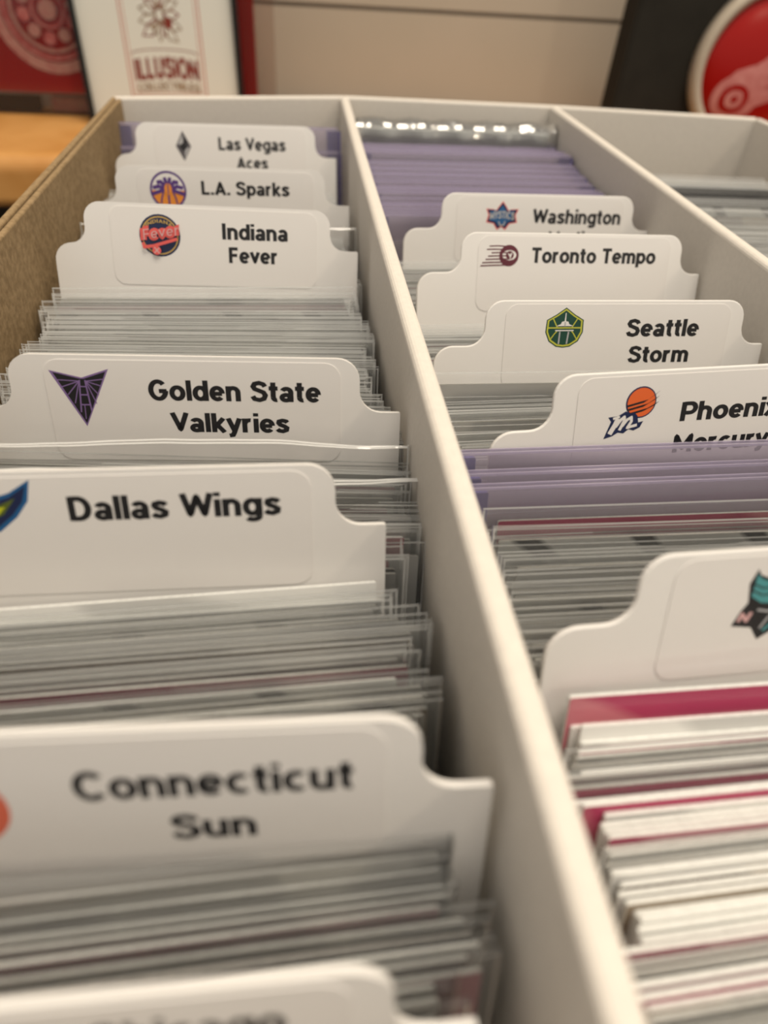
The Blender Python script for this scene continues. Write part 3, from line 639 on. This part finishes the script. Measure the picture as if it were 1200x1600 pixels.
# red wheel plaque in clear acrylic
r = tag(empty('acrylic_plaque', (-52, 592, Z0), 0, 0, 0), 'red panel with a pinkish winged wheel, set in a clear acrylic block on the riser', 'plaque')
b = MB(); b.box(-92, 92, -2, 3.5, 12, 150); b.build('red_panel', M['redpanel'], r)
b = MB(); b.box(-104, 104, -5, 7, 0, 154); b.build('acrylic_block', M['acrylic'], r)
b = MB(); b.box(-100, -46, -4, 4, 1.5, 9.5, 0); b.box(-38, -8, -4, 4, 2, 10, 1); b.build('base_label', [M['charcoal'], M['pinkgrey']], r)
b = MB(); c0 = (-28.5, 56)
for (ra, rb, mi) in ((33, 27, 0), (26, 23.5, 1), (22, 20, 0)):
    for q in ribbon(ell(c0[0], c0[1], (ra+rb)/2, (ra+rb)/2, 0, 360, 48), ra-rb): b.flat(q, -5.2, mi)
b.flat(disc(c0[0], c0[1], 5.2), -5.2, 0)
for q in ribbon(ell(c0[0], c0[1], 9, 9, 0, 360, 32), 1.6): b.flat(q, -5.2, 1)
for i in range(10):
    a = i*math.pi/5+.2; b.flat(disc(c0[0]+14.5*math.cos(a), c0[1]+14.5*math.sin(a), 3.6), -5.22, i % 2)
for j in range(4):                                    # feathers sweeping up to the right
    zz = 66+j*9; q = [(c0[0]+12, zz), (c0[0]+40, zz+6), (c0[0]+78-j*5, zz+10), (c0[0]+76-j*5, zz+15), (c0[0]+38, zz+12), (c0[0]+8, zz+6)]
    b.flat(q, -5.24, j % 2)
b.build('wheel_emblem', [M['pinkgrey'], M['pinkdk']], r)
# charcoal board and black case behind the disc
r = tag(empty('charcoal_case', (300, 575, Z0), 0, -.03, 0), 'dark charcoal upright case beside the red disc', 'case')
b = MB(); b.prism(rrect(-29, 26, 0, 125, 3), -8, 12); b.build('body', M['charcoal'], r)
b = MB(); b.prism(rrect(-27, 24, 8, 118, 2), -8.6, -8); b.build('front_panel', M['charcoal'], r)
r = tag(empty('display_disc', (364, 560, Z0), 0, 0, 0), 'red domed disc with off-white rim and pale winged wheel, in a black stand', 'disc')
b = MB(); b.prism(rrect(-62, 62, 0, 118, 4), 8, 26); b.build('stand', M['black'], r)
def lathe(prof, cz, n=64):
    b = MB(); k = len(prof)
    for i in range(n):
        a = 2*math.pi*i/n; b.v += [(p[0]*math.cos(a), p[1], cz+p[0]*math.sin(a)) for p in prof]
    for i in range(n):
        for j in range(k-1): b.f.append((i*k+j, i*k+j+1, ((i+1) % n)*k+j+1, ((i+1) % n)*k+j))
    b.mi = [0]*len(b.f); return b
rr = lathe([(40, 8), (46.5, 8), (46.8, 0), (45.5, -2.2), (43, -2.6), (40.2, -.8), (40, 8)], 47).build('rim', M['rimgrey'], r)
dm = [(.01, -6.0)]+[(41*math.sin(a), 4.5-10.5*math.cos(a)) for a in [i*.145 for i in range(1, 11)]]
fo = lathe(dm, 47).build('face', M['red'], r)
b = MB()
def onface(pts, mi, lift):
    """lay an outline on the dome: fan of small triangles with the dome's own depth"""
    import mathutils
    c = Vector((sum(p[0] for p in pts)/len(pts), sum(p[1] for p in pts)/len(pts)))
    def P(p):
        rr_ = min(1, math.hypot(p[0], p[1]-47)/41); return (p[0], 4.5-10.5*math.sqrt(max(0, 1-rr_*rr_))-lift, p[1])
    n_ = 5
    for i in range(len(pts)):
        A_, B2 = Vector(pts[i]), Vector(pts[(i+1) % len(pts)])
        for k in range(n_):
            p0, p1, p2, p3 = c.lerp(A_, k/n_), c.lerp(B2, k/n_), c.lerp(B2, (k+1)/n_), c.lerp(A_, (k+1)/n_)
            b.face([P(p0), P(p1), P(p2), P(p3)] if k else [P(p0), P(p2), P(p3)], mi)
onface([(p[0], p[1]) for p in disc(-15, 31, 15.5, 13.5)], 0, .3)
onface([(-27, 38), (-20, 46), (-8, 50), (0, 56), (14, 60), (34, 62), (31, 52), (36, 47), (28, 42), (32, 36), (18, 33), (4, 28), (-6, 24)], 0, .35)
onface(disc(-16, 30, 9.5, 8.5), 1, .5); onface(disc(-16, 30, 6.0, 5.5), 0, .7); onface(disc(-16, 30, 2.2, 2.0), 1, .9)
for q in ribbon([(0, 50), (14, 52), (32, 54)], .9)+ribbon([(2, 44), (16, 45), (34, 46)], .9)+ribbon([(2, 38), (14, 38), (30, 38)], .9): onface([tuple(v_) for v_ in q], 1, .9)
b.build('wheel_emblem', [M['rosy'], M['red']], fo)
for o in list(SC.objects):
    if o.type == 'MESH' and o.name.split('.')[0] in ('rim', 'face', 'wrapper', 'pouch'):
        for p in o.data.polygons: p.use_smooth = True
print('cards', NC, 'objects', len(SC.objects))
